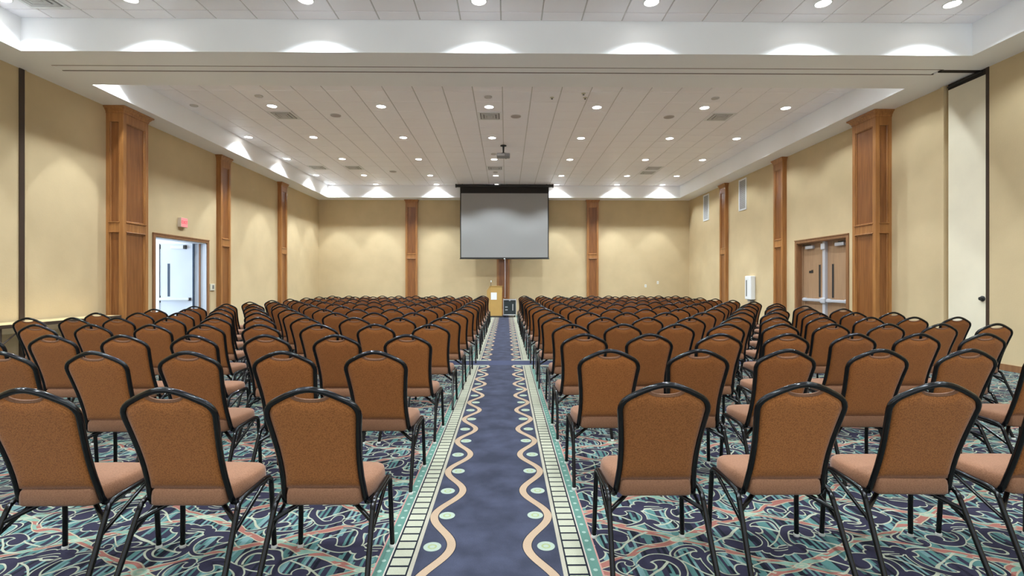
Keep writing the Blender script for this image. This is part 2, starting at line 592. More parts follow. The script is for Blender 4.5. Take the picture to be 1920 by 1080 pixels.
# ------------------------------------------------------------------ wooden columns
def column(label, loc, rz, w, d, H=ZS, mid=(2.37, 2.55)):
    c = empty('wood_column', label, 'column', loc, (0, 0, rz), 'wooden wall columns')
    s = 0.085 if d > .2 else 0.075        # stile width
    rcs = 0.030
    hw = w / 2
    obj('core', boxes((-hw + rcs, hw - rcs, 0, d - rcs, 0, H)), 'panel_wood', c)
    for sx in (-1, 1):
        obj('stile', boxes((sx * hw - (s if sx > 0 else 0), sx * hw + (s if sx < 0 else 0), d - s if d > .2 else 0.0, d, 0, H - .13)), 'column_wood', c)
        if d > .2:
            obj('stile', boxes((sx * hw - (s if sx > 0 else 0), sx * hw + (s if sx < 0 else 0), 0, s * .8, 0, H - .13)), 'column_wood', c)
    faces = [('front', w - 2 * s, 0)]
    for z0, z1 in ((0, .22), mid, (H - .30, H - .12)):
        obj('rail', boxes((-hw + s, hw - s, d - rcs - .004, d - .003, z0, z1)), 'column_wood', c)
        if d > .2:
            for sx in (-1, 1):
                x0 = sx * (hw - rcs - .004); x1 = sx * (hw - .003)
                obj('rail', boxes((min(x0, x1), max(x0, x1), s * .8, d - s, z0, z1)), 'column_wood', c)
    # little ledges above and below the middle rail
    def ledge(z, up):
        prof = [(0, 0), (.020, .004), (.024, .016), (.010, .026), (0, .028)] if up else [(0, 0), (.010, .004), (.022, .014), (.018, .024), (0, .026)]
        bm = bmesh.new()
        P = [[bm.verts.new((x, d - .012 + o * 1.2, z + q)) for o, q in prof] for x in (-hw + s - .012, hw - s + .012)]
        for k in range(len(prof) - 1): bm.faces.new((P[0][k], P[1][k], P[1][k + 1], P[0][k + 1]))
        for side in P: bm.faces.new(side)
        obj('ledge_moulding', bm, 'column_wood', c)
        if d > .2:
            for sx in (-1, 1):
                bm = bmesh.new()
                P = [[bm.verts.new((sx * (hw - .012 + o * 1.2), yy, z + q)) for o, q in prof] for yy in (s * .8 - .012, d - s + .012)]
                for k in range(len(prof) - 1): bm.faces.new((P[0][k], P[1][k], P[1][k + 1], P[0][k + 1]))
                for side in P: bm.faces.new(side)
                obj('ledge_moulding', bm, 'column_wood', c)
    ledge(mid[1] - .006, True); ledge(mid[0] - .02, False)
    # panel edge beads
    for z0, z1 in ((.22, mid[0] - .02), (mid[1] + .02, H - .30)):
        bm = bmesh.new()
        for sx in (-1, 1):
            xx = sx * (hw - s - .008)
            tube(bm, [(xx, d - rcs + .006, z0), (xx, d - rcs + .006, z1)], .013, 8)
        for zz in (z0 + .008, z1 - .008):
            tube(bm, [(-hw + s, d - rcs + .006, zz), (hw - s, d - rcs + .006, zz)], .013, 8)
        if d > .2:
            for sx in (-1, 1):
                xx = sx * (hw - rcs + .006)
                for yy in (s * .8 + .008, d - s - .008):
                    tube(bm, [(xx, yy, z0), (xx, yy, z1)], .013, 8)
        obj('panel_bead', bm, 'column_wood', c, smooth=True)
    # crown
    prof = [(0.0, H - .135), (.012, H - .13), (.012, H - .10), (.022, H - .085), (.050, H - .045), (.072, H - .030), (.078, H - .018), (.078, H - .002)]
    if d < .2: prof = [(o * .62, z) for o, z in prof]
    bm = bmesh.new()
    rings = [[bm.verts.new(p) for p in ((-hw - o, 0, z), (-hw - o, d + o, z), (hw + o, d + o, z), (hw + o, 0, z))] for o, z in prof]
    for a, q in zip(rings, rings[1:]):
        for k in range(4): bm.faces.new((a[k], a[(k + 1) % 4], q[(k + 1) % 4], q[k]))
    bm.faces.new(rings[0][::-1]); bm.faces.new(rings[-1])
    obj('crown', bm, 'column_wood', c)
    return c
RL, RR, RB = -PI / 2, PI / 2, PI
column('large projecting wooden column between the left wall panels and the open doorway', (XL, (9.955 + 10.646) / 2, 0), RL, .69, .338)
column('large projecting wooden column beside the closed double doors on the right wall', (XR, (9.997 + 10.675) / 2, 0), RR, .678, .328)
column('flat wooden pilaster on the left wall just past the open doorway', (XL, 13.95, 0), RL, .484, .13)
column('flat wooden pilaster on the left wall nearest the far corner', (XL, 17.60, 0), RL, .46, .13)
column('flat wooden pilaster on the right wall between double doors and white cabinet', (XR, 14.01, 0), RR, .478, .12)
column('flat wooden pilaster on the right wall between the two wall vents', (XR, 17.65, 0), RR, .48, .11)
column('wooden pilaster on the end wall left of the projection screen', (-3.97, YB, 0), RB, .50, .12)
column('wooden pilaster on the end wall behind the projection screen', (-0.125, YB, 0), RB, .54, .12)
column('wooden pilaster on the end wall right of the projection screen', (3.64, YB, 0), RB, .49, .12)

# ------------------------------------------------------------------ wall joints of the movable partition
tag(obj('partition_jamb', boxes((XL, XL + .022, 8.19, 8.27, 0, ZS)), 'bronze_strip'),
    'dark bronze vertical partition strip on the left wall', 'wall strip', kind='structure')
p = tag(empty('door_3', 'plain pale pocket door panel flush in the right wall', 'door', (XR, 8.36, 0)), None, kind='structure')
obj('panel', boxes((.0, .058, -.345, .345, 0, ZS - .10)), 'pocket_paint', p)
obj('edge_strip', boxes((-.012, .05, -.40, -.352, 0, ZS)), 'bronze_strip', p)
obj('head_gap', boxes((-.002, .05, -.345, .345, ZS - .10, ZS)), 'dark_gap', p)
bm = bmesh.new(); tube(bm, [(-.02, -.30, ZS - .03), (-.02, .33, ZS - .055)], .02, 6)
obj('hanger_rail', bm, 'black', p)
bm = bmesh.new(); lathe(bm, [(.045, .0), (.045, -.012), (.03, -.02), (.028, -.05), (.001, -.054)], 20, (0, -.29, 1.105), 'x')
k = obj('knob', bm, 'black', p, smooth=True)
tag(obj('trim_1', boxes((XR - .03, XR, 8.765, 8.83, 0, ZS)), 'wallcover'), 'narrow tan trim strip beside the pocket door', 'trim', kind='structure')
tag(obj('trim_2', boxes((XL, XL + .03, 8.27, 8.29, 0, ZS)), 'wallcover'), 'narrow tan trim strip beside the dark partition strip', 'trim', kind='structure')
tag(obj('ceiling_slot', boxes((TXR - .0, XR - .01, 8.10, 8.20, ZS - .004, ZS + .02)), 'dark_gap'),
    'dark open slot at the right end of the partition track', 'slot', kind='structure')
for i, (x, y0_, y1_) in enumerate(((XL, Y0, 8.19), (XL, 8.29, 9.955), (XL, 10.646, DL0 - .09), (XL, DL1 + .09, 13.70), (XL, 14.2, 17.36), (XL, 17.84, YB),
                                   (XR, Y0, 7.96), (XR, 8.83, 9.99), (XR, 10.68, DL0 - .09), (XR, DL1 + .09, 13.77), (XR, 14.25, 17.40), (XR, 17.9, YB))):
    s = 1 if x < 0 else -1
    tag(obj(f'baseboard_{"left" if x < 0 else "right"}', boxes((min(x, x + s * .014), max(x, x + s * .014), y0_, y1_, 0, .10)), 'frame_wood'),
        'dark wooden baseboard along the ' + ('left' if x < 0 else 'right') + ' wall', 'baseboard', group='baseboards', kind='structure')

# ------------------------------------------------------------------ doors
def leaf(parent, mat, glass, hw_mat, y0, y1, x, flip, slit_y, closer_y):
    """closed leaf in the right wall; x is the face towards the hall"""
    d = obj('leaf', bev(x, x + .045, y0, y1, .008, DZ - .01, r=.003, seg=1), mat, parent)
    obj('lite', boxes((x - .004, x + .01, slit_y - .028, slit_y + .028, 1.0, 1.81)), glass, d)
    obj('lite_frame', boxes((x - .006, x, slit_y - .034, slit_y - .028, .99, 1.82), (x - .006, x, slit_y + .028, slit_y + .034, .99, 1.82)), 'black', d)
    obj('closer', bev(x - .06, x - .001, closer_y - .16, closer_y + .16, 2.235, 2.32, r=.008), 'silver_paint', d)
    obj('closer_arm', boxes((x - .05, x - .03, closer_y - .05, closer_y + .30 * flip if flip > 0 else closer_y + .05, 2.325, 2.345)) if flip > 0 else
        boxes((x - .05, x - .03, closer_y - .30, closer_y + .05, 2.325, 2.345)), 'black', d)
    bm = bmesh.new(); bbox(bm, x - .075, x - .035, y0 + .05, y1 - .05, .885, .955, r=.012)
    bbox(bm, x - .05, x - .001, y0 + .06, y0 + .16, .87, .97, r=.006); bbox(bm, x - .05, x - .001, y1 - .16, y1 - .06, .87, .97, r=.006)
    obj('panic_bar', bm, 'silver_paint', d)
    return d
d2 = tag(empty('door_2', 'closed tan double doors with steel centre post, right wall', 'door', (0, 0, 0)), None, kind='structure')
xf = XR + .14
leaf(d2, 'door_wood', 'glass_dark', 'silver_paint', DL0 + .05, 12.235, xf, -1, 12.02, 11.72)
lf = leaf(d2, 'door_wood', 'glass_dark', 'silver_paint', 12.315, DL1 - .05, xf, 1, 12.53, 12.90)
obj('sign_plate', boxes((xf - .006, xf, 12.80, 12.97, 1.61, 1.67), (xf - .006, xf, 12.80, 12.88, 1.675, 1.69)), 'black', d2)
obj('centre_post', bev(xf - .07, xf + .05, 12.225, 12.325, 0, DZ, r=.008), 'silver_paint', d2)
bm = bmesh.new(); bbox(bm, xf - .105, xf - .06, 12.19, 12.36, .85, .99, r=.02); bbox(bm, xf - .10, xf - .06, 12.20, 12.35, 2.18, 2.33, r=.01)
obj('latch_case', bm, 'silver_paint', d2)
def casing(par, x, s, mat='frame_wood'):
    # wooden frame around the opening, s = +1 frame stands proud towards +x
    a0, a1 = sorted((x - s * .0, x + s * .022))
    obj('casing', boxes((a0, a1, DL0 - .085, DL0, 0, DZ + .085)), mat, par)
    obj('casing', boxes((a0, a1, DL1, DL1 + .085, 0, DZ + .085)), mat, par)
    obj('casing', boxes((a0, a1, DL0, DL1, DZ, DZ + .085)), mat, par)
    b0, b1 = sorted((x + s * .022, x + s * .034))
    obj('casing_bead', boxes((b0, b1, DL0 - .085, DL1 + .085, DZ + .06, DZ + .085)), mat, par)
casing(d2, XR, -1)
obj('jamb', boxes((XR, XR + WT, DL0, DL0 + .022, 0, DZ)), 'frame_wood', d2)
obj('jamb', boxes((XR, XR + WT, DL1 - .022, DL1, 0, DZ)), 'frame_wood', d2)
obj('jamb', boxes((XR, XR + WT, DL0, DL1, DZ - .022, DZ)), 'frame_wood', d2)
obj('stop', boxes((xf - .03, xf, DL1 - .06, DL1 - .022, 0, DZ - .02)), 'door_wood', d2)
obj('back_panel', boxes((XR + WT - .01, XR + WT, DL0, DL1, 0, DZ)), 'black', d2)

d1 = tag(empty('door_1', 'open white double doors onto a daylit vestibule, left wall', 'door', (0, 0, 0)), None, kind='structure')
casing(d1, XL, 1)
for ya, yb in ((DL0, DL0 + .022), (DL1 - .022, DL1)):
    obj('jamb', boxes((XL - WT - .02, XL, ya, yb, 0, DZ)), 'door_white', d1)
obj('jamb', boxes((XL - WT - .02, XL, DL0, DL1, DZ - .022, DZ)), 'door_white', d1)
obj('stop', boxes((XL - .17, XL - .14, DL1 - .06, DL1 - .022, 0, DZ - .02)), 'frame_wood', d1)
hx = XL - WT - .03
for yy, face in ((DL1 - .07, -1), (DL0 + .07, 1)):       # both leaves stand open at a right angle
    y0_, y1_ = sorted((yy, yy - face * .045))
    lf = obj('leaf', bev(hx - .90, hx, y0_, y1_, .01, DZ - .01, r=.003, seg=1), 'door_white', d1)
    f0 = yy
    o = lambda q0, q1: tuple(sorted((f0 + face * q0, f0 + face * q1)))
    a, c = o(-.002, .004); obj('lite', boxes((hx - .66, hx - .60, a, c, 1.0, 1.86)), 'glass_blue', lf)
    a, c = o(0, .06); obj('closer', bev(hx - .55, hx - .22, a, c, 2.24, 2.33, r=.008), 'white_plastic', lf)
    obj('closer_arm', boxes((hx - .22, hx - .16, a, c, 2.24, 2.34)), 'black', lf)
    a, c = o(.035, .075); obj('panic_bar', bev(hx - .88, hx - .08, a, c, .90, .965, r=.012), 'white_plastic', lf)
    a, c = o(0, .05); obj('bar_end', boxes((hx - .10, hx - .05, a, c, .89, .97)), 'black', lf)
    a, c = o(0, .02); obj('edge_rod', boxes((hx - .905, hx - .865, a, c, .01, DZ - .02)), 'white_plastic', lf)
    a, c = o(0, .006); obj('rod_gap', boxes((hx - .865, hx - .855, a, c, 1.0, DZ - .03), (hx - .865, hx - .84, a, c, 2.24, 2.35), (hx - .865, hx - .84, a, c, .97, 1.02), (hx - .865, hx - .84, a, c, .84, .89)), 'black', lf)
    a, c = o(-.03, .006); obj('hinge_strip', boxes((hx - .012, hx + .022, a, c, .01, DZ - .02)), 'glass_blue', lf)

# vestibule behind the open doors
vx = XL - WT
v = tag(obj('vestibule', boxes((vx - 3.0, vx, 14.6, 14.7, 0, 3.0), (vx - 3.0, vx, 9.6, 9.7, 0, 3.0), (vx - 3.0, vx, 9.6, 14.7, 2.9, 3.0)), 'vestibule_paint'),
        'pale daylit vestibule seen through the open left doorway', 'vestibule', kind='structure')
gl = obj('glass_wall', boxes((vx - 3.06, vx - 3.0, 9.7, 14.6, 0.0, 2.9)), 'daylight_glass', v)
ar = bpy.data.lights.new('daylight', 'AREA')
ar.shape = 'RECTANGLE'; ar.size = 4.6; ar.size_y = 2.7
ar.energy = 70; ar.color = (0.78, 0.88, 1.0)
put('daylight', ar, v, (vx - 2.97, 12.15, 1.45), (0, -PI / 2, 0))

# ------------------------------------------------------------------ things on the walls
e = empty('exit_sign', 'small red lit exit sign above the open doorway', 'sign', (XL, 12.23, 2.815))
obj('housing', bev(0.0, .085, -.125, .125, -.115, .115, r=.008), 'sign_body', e)
obj('face', bev(.083, .088, -.118, .118, -.108, .108, r=.002), 'sign_face', e)
cu = bpy.data.curves.new('EXIT', 'FONT')
cu.body = 'EXIT'; cu.size = .11; cu.extrude = .001; cu.align_x = 'CENTER'; cu.align_y = 'CENTER'
to = bpy.data.objects.new('tmp', cu)
COL.objects.link(to)
dg = bpy.context.evaluated_depsgraph_get()
me = bpy.data.meshes.new_from_object(to.evaluated_get(dg))
bpy.data.objects.remove(to)
me.name = 'lettering'
me.materials.clear(); me.materials.append(MATS['sign_red'])
put('lettering', me, e, (.0895, 0, 0), (PI / 2, 0, PI / 2))

t = empty('thermostat', 'small beige control box on the wall beside the open doorway', 'thermostat', (XL, 13.50, 1.24))
obj('box', bev(0, .03, -.10, .10, -.09, .09, r=.008), 'beige_plastic', t)
obj('display', boxes((.03, .033, -.02, .05, -.045, .055)), 'grille_dark', t)
obj('conduit', boxes((0, .012, -.085, -.065, -1.14, -.09)), 'wallcover', t)

def wall_vent(label, y0, y1, z0, z1):
    g = empty('wall_vent', label, 'vent', (XR, (y0 + y1) / 2, (z0 + z1) / 2), group='tall wall vents')
    w, h = (y1 - y0) / 2, (z1 - z0) / 2
    for q in ((-w, -w + .05, -h, h), (w - .05, w, -h, h), (-w + .05, w - .05, -h, -h + .05), (-w + .05, w - .05, h - .05, h)):
        obj('frame', boxes((-.022, 0, q[0], q[1], q[2], q[3])), 'white_plastic', g)
    obj('backing', boxes((-.004, 0, -w + .05, w - .05, -h + .05, h - .05)), 'grille_dark', g)
    n = 24
    for i in range(n):
        z = -h + .06 + (2 * h - .12) * (i + .5) / n
        bm = bmesh.new()
        P = [bm.verts.new(p) for p in ((-.018, -w + .05, z - .012), (-.006, -w + .05, z + .012), (-.006, w - .05, z + .012), (-.018, w - .05, z - .012),
                                       (-.016, -w + .05, z - .014), (-.004, -w + .05, z + .010), (-.004, w - .05, z + .010), (-.016, w - .05, z - .014))]
        for f in ((0, 1, 2, 3), (7, 6, 5, 4), (0, 4, 5, 1), (3, 2, 6, 7), (0, 3, 7, 4), (1, 5, 6, 2)): bm.faces.new([P[k] for k in f])
        obj('slat', bm, 'grille', g)
wall_vent('tall white wall vent on the right wall above the white cabinet', 16.08, 16.60, 3.73, 4.76)
wall_vent('tall white wall vent on the right wall nearest the far corner', 19.07, 19.60, 3.76, 4.77)

a = empty('wall_cabinet', 'white wall-mounted cabinet with dark slot on the right wall', 'cabinet', (XR, 15.70, 1.20))
obj('case', bev(-.15, 0, -.20, .20, -.37, .37, r=.02), 'white_plastic', a)
obj('slot', boxes((-.153, -.148, .05, .12, -.27, .24)), 'grille_dark', a)
obj('bracket', boxes((-.12, 0, -.08, .08, -.43, -.37)), 'grey_plastic', a)
for (x, y, z, rot, lab) in ((5.9, YB, 1.22, 0, 'tiny white socket plate on the end wall right of the pilaster'),
                            (6.42, YB, 1.36, 0, 'small pale plate on the end wall near the right corner')):
    s = empty('socket_plate', lab, 'socket', (x, y, z))
    obj('plate', bev(-.04, .04, -.012, 0, -.06, .06, r=.004), 'white_plastic', s)
    obj('insert', bev(-.017, .017, -.016, -.010, -.035, .035, r=.002), 'beige_plastic', s)

# ------------------------------------------------------------------ ceiling fittings
def diffuser(label, x, y, s=.56):
    g = empty('ceiling_vent', label, 'vent', (x, y, ZC - .011), group='square ceiling diffusers')
    for k in range(3):
        o0, o1 = s / 2 - k * .075, s / 2 - k * .075 - .05
        z0, z1 = -.004 - .010 * k, .0
        bm = bmesh.new()
        for (ax0, ax1, ay0, ay1) in ((-o0, o0, -o0, -o1), (-o0, o0, o1, o0), (-o0, -o1, -o1, o1), (o1, o0, -o1, o1)):
            box(bm, ax0, ax1, ay0, ay1, -.012 - .008 * k, -.004)
        obj('louvre_ring', bm, 'white_plastic' if k == 0 else 'grille', g)
    obj('core', boxes((-s / 2 + .02, s / 2 - .02, -s / 2 + .02, s / 2 - .02, -.004, .0)), 'grille_dark', g)
    obj('centre_cone', boxes((-.07, .07, -.07, .07, -.03, -.004)), 'grille', g)
for lab, x, y in (('square ceiling diffuser left of centre, just past the first lamp row', -5.25, 11.92),
                  ('square ceiling diffuser at centre, directly behind the first row centre lamp', -.385, 11.92),
                  ('square ceiling diffuser at right, just past the first lamp row', 5.10, 11.92),
                  ('square ceiling diffuser far left, before the last lamp rows', -5.25, 17.32),
                  ('square ceiling diffuser above the projection screen at centre', -.385, 17.35),
                  ('square ceiling diffuser far right, nearer of the close pair', 5.10, 17.30),
                  ('square ceiling diffuser far right, farther of the close pair', 5.10, 18.0),
                  ('square ceiling diffuser next to the left tray edge', -6.48, 17.32),
                  ('square ceiling diffuser in the near tray at upper left corner', -6.55, 7.02)):
    diffuser(lab, x, y)
def ceiling_disc(name, label, cat, x, y, r, mat, grp):
    g = empty(name, label, cat, (x, y, ZC - .011), group=grp)
    bm = bmesh.new(); lathe(bm, [(r, .0), (r, -.008), (r * .92, -.014), (r * .88, -.008), (r * .88, 0)], 24); obj('rim', bm, 'lamp_off', g, smooth=True)
    bm = bmesh.new(); lathe(bm, [(r * .9, .0), (r * .9, -.007), (r * .4, -.010), (.001, -.011)], 24); obj('grille', bm, mat, g, smooth=True)
for lab, x, y in (('round grey ceiling speaker left of centre in the far tray', -4.04, 11.92), ('round grey ceiling speaker beside the central diffuser', .23, 11.94),
                  ('round grey ceiling speaker right of centre in the far tray', 3.89, 11.94), ('small round grey ceiling speaker far back left', -4.04, 17.93)):
    ceiling_disc('ceiling_speaker', lab, 'speaker', x, y, .125, 'speaker_grey', 'ceiling speakers')
for lab, x, y in (('unlit recessed fitting in front of the central first row lamp', -.385, 10.69), ('unlit recessed fitting in front of the second lamp, left', -5.25, 10.70),
                  ('unlit recessed fitting in front of the sixth lamp, right', 4.49, 10.71), ('unlit recessed fitting at the left tray edge', -6.98, 11.29),
                  ('unlit recessed fitting just behind the projector', -.385, 15.45), ('unlit recessed fitting between central diffuser and screen', -.385, 18.0)):
    ceiling_disc('unlit_downlight', lab, 'downlight', x, y, .085, 'lamp_off', 'unlit recessed fittings')
for lab, x, y in (('sprinkler head on the third tile right of centre', .98, 10.72), ('sprinkler head on a water stained tile right of centre', 1.62, 10.48), ('sprinkler head farthest right of three', 1.69, 10.72)):
    g = empty('sprinkler', lab, 'sprinkler', (x, y, ZC - .011), group='ceiling sprinklers')
    bm = bmesh.new(); lathe(bm, [(.045, 0), (.04, -.008), (.02, -.012), (.001, -.012)], 16); obj('escutcheon', bm, 'beige_plastic', g, smooth=True)
    bm = bmesh.new(); lathe(bm, [(.012, -.01), (.012, -.03), (.025, -.034), (.001, -.036)], 12); obj('head', bm, 'grille_dark', g, smooth=True)

# projector
pj = empty('projector', 'dark projector hanging from the ceiling before the screen', 'projector', (-.08, 14.5, ZC - .01))
bm = bmesh.new(); lathe(bm, [(.09, 0), (.09, -.015), (.03, -.03), (.022, -.21), (.06, -.215), (.06, -.235), (.001, -.235)], 20)
obj('mount_pole', bm, 'black', pj, smooth=True)
bd = obj('body', bev(-.19, .19, -.15, .15, -.345, -.25, r=.02), 'grey_plastic', pj)
bm = bmesh.new(); lathe(bm, [(.045, .14), (.045, .175), (.035, .18), (.001, .17)], 20, (.07, 0, -.30), 'y'); obj('lens', bm, 'glass_dark', bd, smooth=True)
for i in range(6):
    obj('vent_slot', boxes((-.17 + .035 * i, -.15 + .035 * i, -.152, -.148, -.33, -.27)), 'grille', bd)
obj('bracket', boxes((-.10, .10, -.07, .07, -.252, -.232)), 'black', pj)

# projection screen
SY = 20.2
ps = empty('projection_screen', 'large white pull-down projection screen with black border on end wall', 'screen', (-.068, SY, 0))
bm = bmesh.new(); tube(bm, [(-1.93, 0, 5.255), (1.93, 0, 5.255)], .058, 12)
obj('case', bm, 'black', ps, smooth=True)
for sx in (-1, 1):
    obj('end_cap', bev(sx * 1.95 - .025, sx * 1.95 + .025, -.065, .065, 5.19, 5.32, r=.01), 'black', ps)
    obj('hanger', boxes((sx * 1.7 - .015, sx * 1.7 + .015, -.015, .015, 5.30, 5.336)), 'black', ps)
obj('drop_cloth', boxes((-1.785, 1.785, -.004, .004, 2.33, 5.25)), 'black_cloth', ps)
obj('viewing_surface', boxes((-1.745, 1.745, -.007, -.0041, 2.375, 4.955)), 'screen_white', ps)
bm = bmesh.new(); tube(bm, [(-1.80, 0, 2.325), (1.80, 0, 2.325)], .022, 8)
obj('bottom_bar', bm, 'black', ps, smooth=True)
obj('pull_tab', bev(-.03, .03, -.03, -.01, 2.30, 2.34, r=.005), 'white_plastic', ps)
bm = bmesh.new(); tube(bm, [(.02, -.01, 2.31), (.025, -.01, 1.6), (.02, -.01, 0.75)], .008, 6)
obj('pull_cord', bm, 'white_plastic', ps)

# lectern with microphone
lc = empty('lectern', 'golden tan lectern with white notice at the end of the aisle', 'lectern', (-.40, 19.95, 0))
obj('plinth', bev(-.25, .27, -.30, .24, 0, .05, r=.006, seg=1), 'black', lc)
obj('front_panel', bev(-.22, .24, -.27, -.24, .05, 1.20, r=.006, seg=1), 'lectern_laminate', lc)
for sx, x in ((-1, -.30), (1, .235)):
    bm = bmesh.new()
    q = [(-.255, .05), (.22, .05), (.22, 1.02), (-.255, 1.22)]
    x0 = -.22 if sx < 0 else .22
    x1 = -.36 if sx < 0 else .24
    A = [bm.verts.new((x0 if yy < 0 else x1, yy, zz)) for yy, zz in q]
    B = [bm.verts.new(((x0 if yy < 0 else x1) - .02, yy, zz)) for yy, zz in q]
    bm.faces.new(A); bm.faces.new(B[::-1])
    for k in range(4): bm.faces.new((A[k], B[k], B[(k + 1) % 4], A[(k + 1) % 4]))
    obj('side_panel', bm, 'lectern_laminate', lc)
bm = bmesh.new()
A = [bm.verts.new(p) for p in ((-.24, -.28, 1.235), (.255, -.28, 1.235), (.255, .24, 1.03), (-.38, .24, 1.03))]
B = [bm.verts.new((v_.co.x, v_.co.y, v_.co.z - .025)) for v_ in A]
bm.faces.new(A); bm.faces.new(B[::-1])
for k in range(4): bm.faces.new((A[k], B[k], B[(k + 1) % 4], A[(k + 1) % 4]))
obj('reading_top', bm, 'lectern_laminate', lc)
obj('notice', boxes((-.20, .03, -.275, -.2701, .69, .97)), 'paper', lc)
obj('notice_print', boxes((-.15, -.03, -.277, -.2751, .74, .88)), 'glass_blue', lc) if False else None
mc = empty('microphone', 'gooseneck microphone standing on the lectern', 'microphone', (-.60, 19.73, 1.225))
bm = bmesh.new(); lathe(bm, [(.035, 0), (.035, .012), (.012, .02), (.001, .02)], 16); obj('base', bm, 'black', mc, smooth=True)
bm = bmesh.new(); tube(bm, [(0, 0, .015), (0, .005, .08), (.005, .02, .15)], .008, 6); obj('gooseneck', bm, 'black', mc, smooth=True)
bm = bmesh.new(); lathe(bm, [(.008, .14), (.022, .155), (.026, .19), (.018, .215), (.001, .222)], 14, (.005, .02, 0)); obj('head', bm, 'white_plastic', mc, smooth=True)

# flight case
fc = empty('equipment_case', 'black wheeled equipment case with aluminium edges beside the lectern', 'case', (.14, 19.95, 0))
obj('body', bev(-.245, .245, -.27, .27, .09, .70, r=.006, seg=1), 'case_black', fc)
for (q) in ((-.26, .26, -.285, -.255, .67, .71), (-.26, .26, -.285, -.255, .08, .115), (-.26, -.235, -.285, -.255, .115, .67), (.235, .26, -.285, -.255, .115, .67),
            (-.26, -.235, -.255, .28, .67, .71), (.235, .26, -.255, .28, .67, .71)):
    obj('edge_trim', bev(*q, r=.004, seg=1), 'aluminium', fc)
for x, z in ((-.13, .40), (-.13, .29)): obj('catch', bev(x - .05, x + .05, -.278, -.268, z - .02, z + .02, r=.004, seg=1), 'aluminium', fc)
obj('catch', bev(-.03, .03, -.295, -.283, .64, .71, r=.004, seg=1), 'aluminium', fc)
obj('handle', bev(.10, .14, -.282, -.268, .26, .52, r=.005, seg=1), 'aluminium', fc)
for x in (-.19, .19):
    for y in (-.2, .2):
        bm = bmesh.new(); lathe(bm, [(.001, -.02), (.04, -.02), (.04, .02), (.001, .02)], 16, (x, y, .04), 'x')
        obj('caster', bm, 'black', fc, smooth=True)
        obj('caster_fork', boxes((x - .028, x + .028, y - .02, y + .02, .055, .092)), 'aluminium', fc)

# folding table by the left wall
ft = empty('folding_table', 'long narrow folding table with dark edge against the left wall', 'table', (-7.585, 8.42, 0))
obj('tabletop', bev(-.245, .245, -1.21, 1.21, .722, .745, r=.004, seg=1), 'tabletop_laminate', ft)
for q in ((-.25, .25, -1.22, -1.205), (-.25, .25, 1.205, 1.22), (-.255, -.243, -1.22, 1.22), (.243, .255, -1.22, 1.22)):
    obj('edge_band', boxes((q[0], q[1], q[2], q[3], .690, .743)), 'bronze_strip', ft)
for yy, s in ((-1.0, 1), (1.0, -1)):
    for x in (-.19, .19):
        bm = bmesh.new(); tube(bm, [(x, yy, 0), (x, yy, .70)], .014, 8); obj('leg', bm, 'bronze_strip', ft, smooth=True)
    bm = bmesh.new(); tube(bm, [(-.19, yy, .25), (.19, yy, .25)], .011, 8); obj('crossbar', bm, 'bronze_strip', ft, smooth=True)
    for x in (-.17, .17):
        bm = bmesh.new(); tube(bm, [(x, yy, .42), (x, yy + s * .40, .70)], .010, 8); obj('brace', bm, 'bronze_strip', ft, smooth=True)

# ------------------------------------------------------------------ banquet chair
def yb(z): return -.052 - .195 * max(0, (z - .36) / .57) ** 1.12
HWP = [(.36, .187), (.42, .181), (.50, .175), (.57, .175), (.65, .180), (.74, .190), (.80, .197), (.83, .197)]
def hwid(z):
    if z <= HWP[0][0]: return HWP[0][1]
    for (a, wa), (c, wc) in zip(HWP, HWP[1:]):
        if z <= c:
            t = (z - a) / (c - a); return wa + (wc - wa) * t
    return HWP[-1][1]
def arch(x): return .917 - .66 * (math.sqrt(x * x + .0100) - .10)
def half_path():
    P = [(.19, .20, .366), (.19, .08, .358), (.19, .01, .350), (.189, -.025, .349), (.188, -.045, .362)]
    z = .39
    while z < .79:
        P.append((hwid(z), yb(z), z)); z += .05
    for t in (0, .25, .5, .75, 1):                # shoulder
        p0, p1, p2 = (.197, .795), (.199, .833), (.163, arch(.163))
        x = (1 - t) ** 2 * p0[0] + 2 * t * (1 - t) * p1[0] + t * t * p2[0]
        z = (1 - t) ** 2 * p0[1] + 2 * t * (1 - t) * p1[1] + t * t * p2[1]
        P.append((x, yb(z), z))
    for x in (.13, .10, .07, .045, .02):
        P.append((x, yb(arch(x)), arch(x)))
    return P
hp_ = half_path()
path = hp_ + [(0, yb(arch(0)), arch(0))] + [(-x, y, z) for x, y, z in hp_[::-1]]
CH = {}
bm = bmesh.new(); tube(bm, path, .0138, 8, flat=1.0)
CH['back_frame'] = mesh('back_frame', bm, 'chair_metal', True, 60)

